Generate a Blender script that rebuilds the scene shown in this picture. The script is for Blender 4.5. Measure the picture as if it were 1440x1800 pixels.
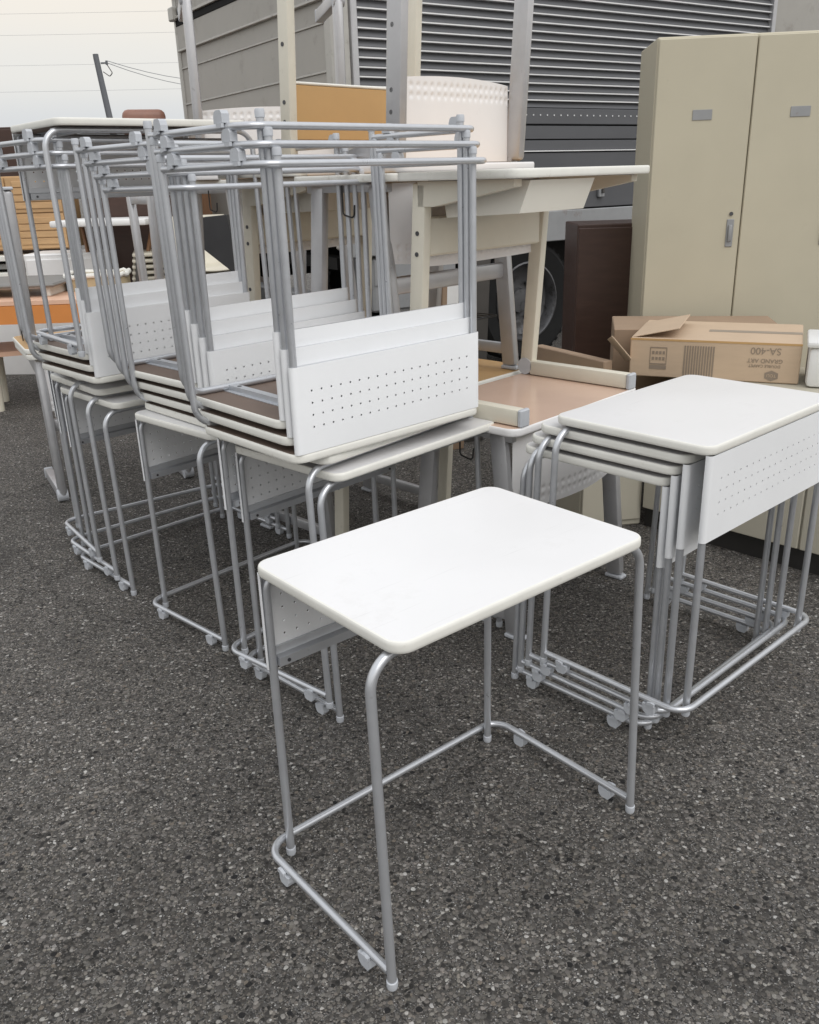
import bpy, bmesh, math, random
from mathutils import Vector, Matrix
PI = math.pi
random.seed(11)
for o in list(bpy.data.objects):
    bpy.data.objects.remove(o)
scene = bpy.context.scene
COL = scene.collection

# ------------------------------------------------------------------ camera
PITCH, ROLL, CAMH = 0.3649, -0.0318, 1.3869
cam_d = bpy.data.cameras.new('camera')
cam = bpy.data.objects.new('camera', cam_d)
COL.objects.link(cam)
cam_d.sensor_fit = 'HORIZONTAL'
cam_d.sensor_width = 36.0
cam_d.lens = 36.0 * 1538.5 / 1440.0
cam_d.clip_start = 0.02
cam_d.clip_end = 2000.0
fwd = Vector((0, math.cos(PITCH), -math.sin(PITCH)))
rgt = Vector((1, 0, 0))
upv = rgt.cross(fwd)
r2 = rgt * math.cos(ROLL) + upv * math.sin(ROLL)
u2 = -rgt * math.sin(ROLL) + upv * math.cos(ROLL)
cam.matrix_world = Matrix(((r2.x, u2.x, -fwd.x, 0), (r2.y, u2.y, -fwd.y, 0), (r2.z, u2.z, -fwd.z, CAMH), (0, 0, 0, 1)))
scene.camera = cam

# ------------------------------------------------------------------ light
SUN_EL, SUN_AZ = math.radians(48), math.radians(146)      # azimuth clockwise from +y
world = bpy.data.worlds.new('World')
scene.world = world
world.use_nodes = True
nt = world.node_tree
for n in list(nt.nodes):
    nt.nodes.remove(n)
wo = nt.nodes.new('ShaderNodeOutputWorld')
bg = nt.nodes.new('ShaderNodeBackground')
sky = nt.nodes.new('ShaderNodeTexSky')
sky.sky_type = 'NISHITA'
sky.sun_disc = False
sky.sun_elevation = SUN_EL
sky.sun_rotation = SUN_AZ
sky.dust_density = 3.0
sky.air_density = 1.2
tc = nt.nodes.new('ShaderNodeTexCoord')
sep = nt.nodes.new('ShaderNodeSeparateXYZ')
ramp = nt.nodes.new('ShaderNodeValToRGB')                 # thin overcast: grey at the horizon, warmer and brighter above
ramp.color_ramp.interpolation = 'EASE'
e = ramp.color_ramp.elements
e[0].position = 0.0
K_ = 1.65
def lv(r_, g_, b_): return (r_ / K_, g_ / K_, b_ / K_, 1)
e[0].color = lv(0.77, 0.805, 0.85)
e[1].position = 1.0
e[1].color = lv(1.29, 1.31, 1.34)
m1 = e.new(0.055); m1.color = lv(0.83, 0.85, 0.88)
m2 = e.new(0.105); m2.color = lv(0.98, 0.955, 0.91)
m3 = e.new(0.17); m3.color = lv(1.09, 1.01, 0.90)
m4 = e.new(0.32); m4.color = lv(1.14, 1.15, 1.16)
scl = nt.nodes.new('ShaderNodeVectorMath'); scl.operation = 'SCALE'
scl.inputs['Scale'].default_value = 9.3 * K_
mix = nt.nodes.new('ShaderNodeMix'); mix.data_type = 'RGBA'
mix.inputs[0].default_value = 0.86
nt.links.new(tc.outputs['Generated'], sep.inputs[0])
nt.links.new(sep.outputs['Z'], ramp.inputs[0])
nt.links.new(ramp.outputs[0], scl.inputs[0])
nt.links.new(sky.outputs[0], mix.inputs[6])
nt.links.new(scl.outputs[0], mix.inputs[7])
nt.links.new(mix.outputs[2], bg.inputs[0])
bg.inputs[1].default_value = 0.1
nt.links.new(bg.outputs[0], wo.inputs[0])
sun_d = bpy.data.lights.new('sun', 'SUN')
sun_d.energy = 1.25
sun_d.angle = math.radians(45)
sun_d.color = (1.0, 0.99, 0.98)
sun = bpy.data.objects.new('sun', sun_d)
COL.objects.link(sun)
sdir = Vector((math.sin(SUN_AZ) * math.cos(SUN_EL), math.cos(SUN_AZ) * math.cos(SUN_EL), math.sin(SUN_EL)))
sun.rotation_euler = sdir.to_track_quat('Z', 'Y').to_euler()
sun.location = (0, 0, 6)
vs = scene.view_settings
vs.view_transform = 'Standard'
vs.look = 'None'
vs.exposure = 0.0
vs.gamma = 1.0
vs.use_curve_mapping = False

# ------------------------------------------------------------------ materials
MATS = {}
def nodes_of(m):
    return m.node_tree.nodes, m.node_tree.links
def mat(name, col, rough=0.5, metal=0.0, var=0.06, scale=9.0, bump=0.0, bscale=300.0, spots=0.0, stretch=None, spec=0.5, objvar=0.03, dirt=None, scratch=None):
    m = bpy.data.materials.new(name)
    m.use_nodes = True
    N, L = nodes_of(m)
    b = N['Principled BSDF']
    b.inputs['Metallic'].default_value = metal
    b.inputs['Specular IOR Level'].default_value = spec
    t = N.new('ShaderNodeTexCoord')
    mp = N.new('ShaderNodeMapping')
    if stretch: mp.inputs['Scale'].default_value = stretch
    L.new(t.outputs['Object'], mp.inputs[0])
    oi = N.new('ShaderNodeObjectInfo')
    add = N.new('ShaderNodeVectorMath'); add.operation = 'ADD'
    sc = N.new('ShaderNodeVectorMath'); sc.operation = 'SCALE'; sc.inputs['Scale'].default_value = 7.0
    comb = N.new('ShaderNodeCombineXYZ')
    for i in range(3): L.new(oi.outputs['Random'], comb.inputs[i])
    L.new(comb.outputs[0], sc.inputs[0])
    L.new(mp.outputs[0], add.inputs[0]); L.new(sc.outputs[0], add.inputs[1])
    n1 = N.new('ShaderNodeTexNoise'); n1.inputs['Scale'].default_value = scale; n1.inputs['Detail'].default_value = 6; n1.inputs['Roughness'].default_value = 0.62
    L.new(add.outputs[0], n1.inputs[0])
    hsv = N.new('ShaderNodeHueSaturation')
    hsv.inputs['Color'].default_value = (*col, 1)
    mr = N.new('ShaderNodeMapRange')
    mr.inputs[1].default_value = 0.25; mr.inputs[2].default_value = 0.75
    mr.inputs[3].default_value = 1 - var; mr.inputs[4].default_value = 1 + var
    L.new(n1.outputs[0], mr.inputs[0])
    mr2 = N.new('ShaderNodeMapRange')
    mr2.inputs[3].default_value = 1 - objvar; mr2.inputs[4].default_value = 1 + objvar
    L.new(oi.outputs['Random'], mr2.inputs[0])
    mul = N.new('ShaderNodeMath'); mul.operation = 'MULTIPLY'
    L.new(mr.outputs[0], mul.inputs[0]); L.new(mr2.outputs[0], mul.inputs[1])
    L.new(mul.outputs[0], hsv.inputs['Value'])
    out = hsv.outputs[0]
    if dirt:                                              # scuffs and grime with a shape of their own
        n2 = N.new('ShaderNodeTexNoise'); n2.inputs['Scale'].default_value = dirt[1]; n2.inputs['Detail'].default_value = 9; n2.inputs['Roughness'].default_value = 0.75
        L.new(add.outputs[0], n2.inputs[0])
        r = N.new('ShaderNodeMapRange'); r.inputs[1].default_value = dirt[2]; r.inputs[2].default_value = dirt[2] + 0.14
        r.inputs[3].default_value = 0.0; r.inputs[4].default_value = dirt[3]
        L.new(n2.outputs[0], r.inputs[0])
        mx = N.new('ShaderNodeMix'); mx.data_type = 'RGBA'
        L.new(r.outputs[0], mx.inputs[0]); L.new(out, mx.inputs[6]); mx.inputs[7].default_value = (*dirt[0], 1)
        out = mx.outputs[2]
    if scratch:
        for ang, thr in ((0.5, 0.665), (-0.9, 0.68)):
            m3_ = N.new('ShaderNodeMapping'); m3_.inputs['Rotation'].default_value = (0, 0, ang); m3_.inputs['Scale'].default_value = (4, 130, 1)
            L.new(add.outputs[0], m3_.inputs[0])
            n3 = N.new('ShaderNodeTexNoise'); n3.inputs['Scale'].default_value = 1.0; n3.inputs['Detail'].default_value = 4; n3.inputs['Roughness'].default_value = 0.6
            L.new(m3_.outputs[0], n3.inputs[0])
            r3_ = N.new('ShaderNodeMapRange'); r3_.inputs[1].default_value = thr; r3_.inputs[2].default_value = thr + 0.06; r3_.inputs[3].default_value = 0.0; r3_.inputs[4].default_value = scratch
            L.new(n3.outputs[0], r3_.inputs[0])
            mx3 = N.new('ShaderNodeMix'); mx3.data_type = 'RGBA'
            L.new(r3_.outputs[0], mx3.inputs[0]); L.new(out, mx3.inputs[6]); mx3.inputs[7].default_value = (0.36, 0.35, 0.34, 1)
            out = mx3.outputs[2]
    L.new(out, b.inputs['Base Color'])
    rr = N.new('ShaderNodeMapRange')
    rr.inputs[3].default_value = max(0.05, rough - 0.08); rr.inputs[4].default_value = min(1, rough + 0.1)
    L.new(n1.outputs[0], rr.inputs[0]); L.new(rr.outputs[0], b.inputs['Roughness'])
    if bump:
        nb = N.new('ShaderNodeTexNoise'); nb.inputs['Scale'].default_value = bscale; nb.inputs['Detail'].default_value = 2
        L.new(mp.outputs[0], nb.inputs[0])
        bp = N.new('ShaderNodeBump'); bp.inputs['Strength'].default_value = bump; bp.inputs['Distance'].default_value = 0.002
        L.new(nb.outputs[0], bp.inputs['Height']); L.new(bp.outputs[0], b.inputs['Normal'])
    MATS[name] = m
    return m
grime = (0.34, 0.31, 0.27)
mat('white_laminate', (0.735, 0.73, 0.73), 0.36, var=0.025, scale=3, bump=0.03, bscale=900, dirt=((0.45, 0.43, 0.40), 6.0, 0.58, 0.16), scratch=0.13)
mat('cream_edge', (0.755, 0.745, 0.69), 0.5, var=0.05, scale=14, dirt=((0.40, 0.35, 0.27), 18, 0.60, 0.45))
mat('brown_underside', (0.155, 0.112, 0.088), 0.62, var=0.12, scale=16, bump=0.1, bscale=500, dirt=((0.3, 0.26, 0.22), 12, 0.60, 0.4))
mat('silver_paint', (0.56, 0.575, 0.60), 0.30, metal=0.62, var=0.05, scale=30, bump=0.04, bscale=1400, dirt=((0.2, 0.19, 0.18), 30, 0.62, 0.55))
mat('panel_paint', (0.80, 0.81, 0.82), 0.42, var=0.02, scale=6, bump=0.05, bscale=1200, dirt=(grime, 7, 0.63, 0.22))
mat('grey_plastic', (0.50, 0.52, 0.55), 0.5, var=0.06, scale=40, bump=0.05, bscale=800, dirt=((0.2, 0.19, 0.18), 40, 0.58, 0.5))
mat('alu_bar', (0.52, 0.54, 0.57), 0.36, metal=0.55, var=0.05, scale=25, dirt=((0.25, 0.24, 0.22), 30, 0.64, 0.5))
mat('cream_paint', (0.68, 0.645, 0.545), 0.42, var=0.04, scale=8, bump=0.05, bscale=900, dirt=((0.3, 0.26, 0.2), 12, 0.62, 0.4))
mat('tan_board', (0.52, 0.32, 0.135), 0.5, var=0.05, scale=6, dirt=((0.2, 0.13, 0.07), 14, 0.66, 0.4))
mat('pink_top', (0.66, 0.475, 0.37), 0.20, var=0.025, scale=5, dirt=((0.4, 0.27, 0.2), 9, 0.66, 0.3))
mat('warm_white', (0.80, 0.79, 0.785), 0.42, var=0.025, scale=6, bump=0.05, bscale=800, dirt=(grime, 8, 0.62, 0.25))
mat('alu_leg', (0.50, 0.50, 0.51), 0.36, metal=0.55, var=0.06, scale=18, dirt=((0.15, 0.14, 0.13), 20, 0.62, 0.5))
mat('dark_plastic', (0.03, 0.03, 0.032), 0.5, var=0.2)
mat('black_wire', (0.02, 0.02, 0.02), 0.4, var=0.1)
mat('screw', (0.10, 0.10, 0.105), 0.4, metal=0.7)
mat('truck_grey', (0.36, 0.345, 0.315), 0.45, metal=0.15, var=0.08, scale=3, dirt=((0.22, 0.2, 0.17), 4, 0.55, 0.6))
mat('truck_trim', (0.44, 0.43, 0.40), 0.4, metal=0.4, var=0.08, scale=10, dirt=((0.2, 0.18, 0.15), 12, 0.56, 0.7))
mat('rubber', (0.014, 0.014, 0.014), 0.8, var=0.2, scale=20, spec=0.2)
mat('shutter_dark', (0.105, 0.107, 0.114), 0.42, metal=0.2, var=0.1, scale=5, stretch=(0.3, 1, 1))
mat('shutter_lip', (0.78, 0.78, 0.78), 0.35, metal=0.3, var=0.05)
mat('chassis', (0.018, 0.0175, 0.017), 0.75, var=0.3, scale=8, spec=0.25)
mat('rail_grey', (0.30, 0.305, 0.31), 0.5, metal=0.2, var=0.12, scale=5, dirt=((0.17, 0.1, 0.06), 7, 0.6, 0.7))
mat('rim_steel', (0.13, 0.13, 0.135), 0.4, metal=0.6, var=0.1, dirt=((0.03, 0.028, 0.025), 9, 0.50, 0.8))
mat('sticker_blue', (0.03, 0.13, 0.36), 0.35)
mat('paper_white', (0.78, 0.78, 0.77), 0.6)
mat('carton', (0.52, 0.395, 0.28), 0.75, var=0.06, scale=6, bump=0.1, bscale=120, stretch=(1, 1, 6))
mat('carton_dark', (0.31, 0.22, 0.15), 0.75, var=0.1, scale=6)
mat('carton_ink', (0.27, 0.215, 0.165), 0.7, var=0.1)
mat('locker_beige', (0.50, 0.46, 0.35), 0.45, var=0.04, scale=3, dirt=((0.3, 0.27, 0.2), 6, 0.63, 0.35))
mat('cabinet_cream', (0.50, 0.47, 0.385), 0.45, var=0.04, scale=4, dirt=((0.28, 0.25, 0.19), 6, 0.62, 0.4))
mat('plinth_black', (0.03, 0.028, 0.026), 0.6, var=0.2)
mat('oak', (0.52, 0.33, 0.165), 0.5, var=0.14, scale=7, stretch=(1, 8, 8), objvar=0.06)
mat('dark_wood', (0.058, 0.030, 0.022), 0.4, var=0.2, scale=6, stretch=(1, 1, 6))
mat('mid_wood', (0.26, 0.135, 0.07), 0.45, var=0.14, scale=6, stretch=(6, 6, 1))
mat('orange_edge', (0.66, 0.25, 0.065), 0.42, var=0.05)
mat('peach_top', (0.74, 0.47, 0.33), 0.4, var=0.05)
mat('taupe', (0.30, 0.25, 0.20), 0.5, var=0.05)
mat('shell_cream', (0.70, 0.66, 0.55), 0.4, var=0.04)
mat('plain_white', (0.78, 0.78, 0.77), 0.45, var=0.04)
mat('steel_dark', (0.10, 0.095, 0.09), 0.45, metal=0.4, var=0.1)
mat('leather_brown', (0.28, 0.14, 0.10), 0.45, var=0.12, scale=14, bump=0.2, bscale=60)
mat('beige_cloth', (0.42, 0.34, 0.21), 0.85, var=0.1, scale=20, bump=0.3, bscale=220)
mat('pole', (0.13, 0.135, 0.145), 0.7, var=0.08)
mat('wire', (0.30, 0.31, 0.33), 0.6)
mat('slate', (0.20, 0.195, 0.185), 0.6, var=0.12)
mat('grit', (0.30, 0.28, 0.25), 0.8, var=0.5, scale=3)
mat('tray_cream', (0.76, 0.735, 0.66), 0.42, var=0.03, scale=6, dirt=((0.4, 0.36, 0.3), 9, 0.62, 0.3))
mat('red_paint', (0.33, 0.06, 0.04), 0.5)

def asphalt():
    m = bpy.data.materials.new('asphalt'); m.use_nodes = True
    N, L = nodes_of(m); b = N['Principled BSDF']
    t = N.new('ShaderNodeTexCoord')
    def vor(scale, feat='F1', rnd=1.0):
        v = N.new('ShaderNodeTexVoronoi'); v.feature = feat; v.inputs['Scale'].default_value = scale; v.inputs['Randomness'].default_value = rnd
        L.new(warp.outputs[0], v.inputs['Vector']); return v
    def noise(scale, det=4, rough=0.55, vec=None):
        n = N.new('ShaderNodeTexNoise'); n.inputs['Scale'].default_value = scale; n.inputs['Detail'].default_value = det; n.inputs['Roughness'].default_value = rough
        L.new(vec or t.outputs['Object'], n.inputs[0]); return n
    def mapr(src, a, c, lo, hi):
        r = N.new('ShaderNodeMapRange'); r.inputs[1].default_value = a; r.inputs[2].default_value = c; r.inputs[3].default_value = lo; r.inputs[4].default_value = hi
        L.new(src, r.inputs[0]); return r.outputs[0]
    def math2(op, a, c):
        k = N.new('ShaderNodeMath'); k.operation = op
        for i, s in enumerate((a, c)):
            if isinstance(s, (int, float)): k.inputs[i].default_value = s
            else: L.new(s, k.inputs[i])
        return k.outputs[0]
    def mixc(fac, a, c):
        x = N.new('ShaderNodeMix'); x.data_type = 'RGBA'
        if isinstance(fac, (int, float)): x.inputs[0].default_value = fac
        else: L.new(fac, x.inputs[0])
        for i, s in ((6, a), (7, c)):
            if isinstance(s, tuple): x.inputs[i].default_value = (*s, 1)
            else: L.new(s, x.inputs[i])
        return x.outputs[2]
    wn = noise(60, 2)
    wsc = N.new('ShaderNodeVectorMath'); wsc.operation = 'SCALE'; wsc.inputs['Scale'].default_value = 0.006
    L.new(wn.outputs['Color'], wsc.inputs[0])
    warp = N.new('ShaderNodeVectorMath'); warp.operation = 'ADD'
    L.new(t.outputs['Object'], warp.inputs[0]); L.new(wsc.outputs[0], warp.inputs[1])
    va, vb = vor(132), vor(310)
    def stone_col(v):
        s = N.new('ShaderNodeSeparateColor'); L.new(v.outputs['Color'], s.inputs[0])
        r = N.new('ShaderNodeValToRGB'); r.color_ramp.interpolation = 'LINEAR'
        els = r.color_ramp.elements
        els[0].position = 0.0; els[0].color = (0.030, 0.028, 0.026, 1)
        els[1].position = 1.0; els[1].color = (0.62, 0.59, 0.54, 1)
        for p, c in ((0.22, (0.095, 0.086, 0.076)), (0.6, (0.178, 0.160, 0.139)), (0.86, (0.265, 0.236, 0.202)), (0.955, (0.38, 0.345, 0.30))):
            k = els.new(p); k.color = (*c, 1)
        L.new(s.outputs[0], r.inputs[0])
        h = N.new('ShaderNodeHueSaturation'); L.new(r.outputs[0], h.inputs['Color'])
        L.new(mapr(s.outputs[1], 0, 1, 0.485, 0.515), h.inputs['Hue']); L.new(mapr(s.outputs[2], 0, 1, 0.3, 1.5), h.inputs['Saturation'])
        return h.outputs[0], s
    ca, sa = stone_col(va); cb, sb = stone_col(vb)
    pick = math2('GREATER_THAN', sa.outputs[2], 0.45)
    stone = mixc(pick, cb, ca)
    edge = mixc(pick, vb.outputs['Distance'], va.outputs['Distance'])
    binder = (0.072, 0.066, 0.059)
    gap = mapr(edge, 0.80, 0.55, 0.0, 1.0)
    col = mixc(gap, binder, stone)
    # bright quartz flecks
    vf = vor(70)
    sf = N.new('ShaderNodeSeparateColor'); L.new(vf.outputs['Color'], sf.inputs[0])
    fl = math2('MULTIPLY', math2('GREATER_THAN', sf.outputs[0], 0.972), math2('LESS_THAN', vf.outputs['Distance'], mapr(sf.outputs[1], 0, 1, 0.10, 0.34)))
    col = mixc(fl, col, (0.68, 0.66, 0.61))
    vd = vor(48)
    sd = N.new('ShaderNodeSeparateColor'); L.new(vd.outputs['Color'], sd.inputs[0])
    fd = math2('MULTIPLY', math2('GREATER_THAN', sd.outputs[1], 0.955), math2('LESS_THAN', vd.outputs['Distance'], 0.30))
    col = mixc(fd, col, (0.03, 0.029, 0.03))
    fd2 = math2('MULTIPLY', math2('GREATER_THAN', sd.outputs[2], 0.955), math2('LESS_THAN', vd.outputs['Distance'], 0.28))
    col = mixc(fd2, col, (0.24, 0.19, 0.135))
    grit = noise(750, 2, 0.7)
    # worn and damp patches
    big = noise(1.3, 5, 0.6); med = noise(7, 4)
    tone = math2('MULTIPLY', math2('MULTIPLY', mapr(big.outputs[0], 0.3, 0.7, 0.84, 1.18), mapr(med.outputs[0], 0.3, 0.7, 0.90, 1.10)), mapr(grit.outputs[0], 0.3, 0.7, 0.62, 1.4))
    tone = math2('MULTIPLY', tone, 0.82)
    oil = noise(2.6, 3, 0.5)
    tone = math2('MULTIPLY', tone, mapr(oil.outputs[0], 0.60, 0.72, 1.0, 0.72))
    hs = N.new('ShaderNodeHueSaturation'); L.new(col, hs.inputs['Color']); L.new(tone, hs.inputs['Value']); hs.inputs['Saturation'].default_value = 0.66
    b.inputs['Specular IOR Level'].default_value = 0.22
    col = hs.outputs[0]
    # hairline cracks
    cn = noise(5, 5, 0.7)
    csc = N.new('ShaderNodeVectorMath'); csc.operation = 'SCALE'; csc.inputs['Scale'].default_value = 0.22
    L.new(cn.outputs['Color'], csc.inputs[0])
    cad = N.new('ShaderNodeVectorMath'); cad.operation = 'ADD'; L.new(t.outputs['Object'], cad.inputs[0]); L.new(csc.outputs[0], cad.inputs[1])
    vc = N.new('ShaderNodeTexVoronoi'); vc.feature = 'DISTANCE_TO_EDGE'; vc.inputs['Scale'].default_value = 1.7; L.new(cad.outputs[0], vc.inputs['Vector'])
    cmask = noise(0.9, 2)
    crack = math2('MULTIPLY', mapr(vc.outputs['Distance'], 0.0030, 0.0095, 1.0, 0.0), mapr(cmask.outputs[0], 0.49, 0.57, 0.0, 0.6))
    col = mixc(crack, col, (0.012, 0.011, 0.010))
    L.new(col, b.inputs['Base Color'])
    L.new(mapr(sa.outputs[1], 0, 1, 0.62, 0.9), b.inputs['Roughness'])
    h = math2('ADD', mapr(edge, 0.75, 0.3, 0.0, 0.7), mapr(grit.outputs[0], 0.3, 0.7, 0.0, 0.5))
    bp = N.new('ShaderNodeBump'); bp.inputs['Strength'].default_value = 0.75; bp.inputs['Distance'].default_value = 0.004
    L.new(h, bp.inputs['Height']); L.new(bp.outputs[0], b.inputs['Normal'])
    MATS['asphalt'] = m
asphalt()

# ------------------------------------------------------------------ mesh helpers
class MB:
    def __init__(s): s.v = []; s.f = []; s.m = []; s.cur = 0
    def add(s, vs, fs):
        o = len(s.v); s.v += [tuple(p) for p in vs]
        for f in fs: s.f.append([i + o for i in f]); s.m.append(s.cur)
        return s
    def box(s, c, size, bev=0.0, rot=None, seg=1):
        x, y, z = (d / 2 for d in size)
        bm = bmesh.new()
        bmesh.ops.create_cube(bm, size=1.0)
        for v in bm.verts: v.co = Vector((v.co.x * 2 * x, v.co.y * 2 * y, v.co.z * 2 * z))
        if bev: bmesh.ops.bevel(bm, geom=list(bm.edges), offset=min(bev, 0.49 * min(size)), segments=seg, affect='EDGES', profile=0.5)
        M = Matrix.Translation(c) @ (rot.to_4x4() if rot else Matrix())
        bm.verts.ensure_lookup_table()
        s.add([M @ v.co for v in bm.verts], [[v.index for v in f.verts] for f in bm.faces])
        bm.free(); return s
    def b2(s, lo, hi, bev=0.0, seg=1):
        return s.box([(a + b) / 2 for a, b in zip(lo, hi)], [b - a for a, b in zip(lo, hi)], bev, None, seg)
    def tube(s, pts, r, n=12, caps=True):
        pts = [Vector(p) for p in pts]; N = len(pts)
        rr = r if isinstance(r, (list, tuple)) else [r] * N
        tan = []
        for i in range(N):
            a = pts[i] - pts[i - 1] if i else pts[1] - pts[0]
            b = pts[i + 1] - pts[i] if i < N - 1 else pts[-1] - pts[-2]
            tan.append((a.normalized() + b.normalized()).normalized())
        ref = Vector((0, 0, 1)) if abs(tan[0].z) < 0.9 else Vector((1, 0, 0))
        nx = tan[0].cross(ref).normalized(); vs_ = []
        for i in range(N):
            nx = (nx - tan[i] * nx.dot(tan[i])).normalized(); ny = tan[i].cross(nx)
            for k in range(n):
                a = 2 * PI * k / n
                vs_.append(pts[i] + (nx * math.cos(a) + ny * math.sin(a)) * rr[i])
        fs = [[i * n + k, i * n + (k + 1) % n, (i + 1) * n + (k + 1) % n, (i + 1) * n + k] for i in range(N - 1) for k in range(n)]
        if caps: fs += [list(range(n))[::-1], [(N - 1) * n + k for k in range(n)]]
        return s.add(vs_, fs)
    def cyl(s, a, b, r, n=14): return s.tube([a, b], r, n)
    def bar(s, a, b, w, h, bev=0.003, up=(0, 0, 1)):
        a, b = Vector(a), Vector(b); d = b - a; L = d.length; d.normalize()
        u_ = Vector(up); sx = d.cross(u_)
        if sx.length < 1e-4: sx = d.cross(Vector((0, 1, 0)))
        sx.normalize(); su = sx.cross(d)
        rot = Matrix((sx, d, su)).transposed()
        return s.box((a + b) / 2, (w, L, h), bev, rot, 2)
    def prism(s, poly, axis, lo, hi):
        n = len(poly)
        def P(p, t): return {'x': (t, p[0], p[1]), 'y': (p[0], t, p[1]), 'z': (p[0], p[1], t)}[axis]
        vs_ = [P(p, lo) for p in poly] + [P(p, hi) for p in poly]
        fs = [[i, (i + 1) % n, n + (i + 1) % n, n + i] for i in range(n)] + [list(range(n))[::-1], list(range(n, 2 * n))]
        return s.add(vs_, fs)
    def mesh(s, name, mats, smooth=True, ang=0.6):
        me = bpy.data.meshes.new(name)
        me.from_pydata(s.v, [], s.f)
        for k in (mats if isinstance(mats, (list, tuple)) else [mats]): me.materials.append(MATS[k])
        for p, i in zip(me.polygons, s.m): p.material_index = i
        bm = bmesh.new(); bm.from_mesh(me); bmesh.ops.recalc_face_normals(bm, faces=bm.faces); bm.to_mesh(me); bm.free()
        if smooth:
            me.shade_smooth(); me.set_sharp_from_angle(angle=ang)
        return me
def obj(name, me, parent=None, label=None):
    o = bpy.data.objects.new(name, me); COL.objects.link(o)
    if parent: o.parent = parent
    if label: o['label'] = label
    if parent and name in ('screw', 'bolt', 'rivets', 'wire_rack', 'louvre'): o['kind'] = 'stuff'
    return o
def part(name, mb, mats, parent, label=None, smooth=True):
    return obj(name, mb.mesh(name, mats, smooth), parent, label)
def thing(name, label, cat, loc=(0, 0, 0), rot=(0, 0, 0), group=None):
    o = bpy.data.objects.new(name, None); COL.objects.link(o)
    o.empty_display_size = 0.1
    o.location = loc; o.rotation_euler = rot
    o['label'] = label; o['category'] = cat
    if group: o['group'] = group
    return o
def solo(name, mb, mats, label, cat, group=None, loc=(0, 0, 0), rot=(0, 0, 0)):
    o = obj(name, mb.mesh(name, mats)); o.location = loc; o.rotation_euler = rot
    o['label'] = label; o['category'] = cat
    if group: o['group'] = group
    return o
def fillet(pts, r, n=7):
    pts = [Vector(p) for p in pts]; out = [pts[0]]
    for i in range(1, len(pts) - 1):
        p = pts[i]; a = (pts[i - 1] - p).normalized(); b = (pts[i + 1] - p).normalized()
        th = a.angle(b); d = r / math.tan(th / 2)
        c = p + (a + b).normalized() * (r / math.sin(th / 2))
        s_, e_ = p + a * d - c, p + b * d - c
        tot = s_.angle(e_); ax = s_.cross(e_).normalized()
        for k in range(n + 1):
            out.append(c + Matrix.Rotation(tot * k / n, 3, ax) @ s_)
    out.append(pts[-1]); return out
def rrect(w, d, r, n=6):
    out = []
    for sx, sy, a0 in ((1, 1, 0), (-1, 1, PI / 2), (-1, -1, PI), (1, -1, 3 * PI / 2)):
        for k in range(n + 1):
            a = a0 + PI / 2 * k / n
            out.append((sx * (w - r) + r * math.cos(a), sy * (d - r) + r * math.sin(a)))
    return out
def bullnose_top(W, D, H, th, r):
    """tabletop faces and edge band as two meshes sharing a border"""
    rings = []
    for e_, z in ((0.005, 0.0), (0.0022, -0.0008), (0.0006, -0.003), (0.0, -0.007), (0.0, -th + 0.007), (0.0006, -th + 0.003), (0.0022, -th + 0.0008), (0.005, -th)):
        rings.append([(x, y, H + z) for x, y in rrect(W / 2 - e_, D / 2 - e_, r - e_)])
    n = len(rings[0])
    board = MB(); board.add(rings[0], [list(range(n))]); board.cur = 1; board.add(rings[-1], [list(range(n))[::-1]])
    band = MB()
    band.add([p for R in rings for p in R], [[i * n + k, i * n + (k + 1) % n, (i + 1) * n + (k + 1) % n, (i + 1) * n + k] for i in range(len(rings) - 1) for k in range(n)])
    return board, band

# ------------------------------------------------------------------ ground
g = MB()
g.add([(-600, -60, 0), (600, -60, 0), (600, 900, 0), (-600, 900, 0)], [[0, 1, 2, 3]])
go = obj('ground', g.mesh('ground', 'asphalt', False)); go['kind'] = 'structure'

g = MB()
rg = random.Random(5)
for k in range(420):
    t_ = rg.random()
    x = rg.uniform(-2.6, 1.7); y = 0.75 + 4.2 * t_ ** 1.6; r_ = rg.uniform(0.0014, 0.0034) * (1 if rg.random() < 0.9 else 1.6)
    pts_ = [(x + r_ * rg.uniform(0.7, 1.3) * math.cos(a), y + r_ * rg.uniform(0.7, 1.3) * math.sin(a), r_ * rg.uniform(0.2, 0.4)) for a in (0, 1.26, 2.51, 3.77, 5.03)]
    g.add(pts_ + [(x, y, r_ * 0.95), (x, y, -0.001)], [[i, (i + 1) % 5, 5] for i in range(5)] + [[(i + 1) % 5, i, 6] for i in range(5)])
gs = obj('loose_grit', g.mesh('loose_grit', 'grit', False)); gs['kind'] = 'stuff'; gs['label'] = 'loose pale grit scattered on the asphalt'; gs['category'] = 'grit'

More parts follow.
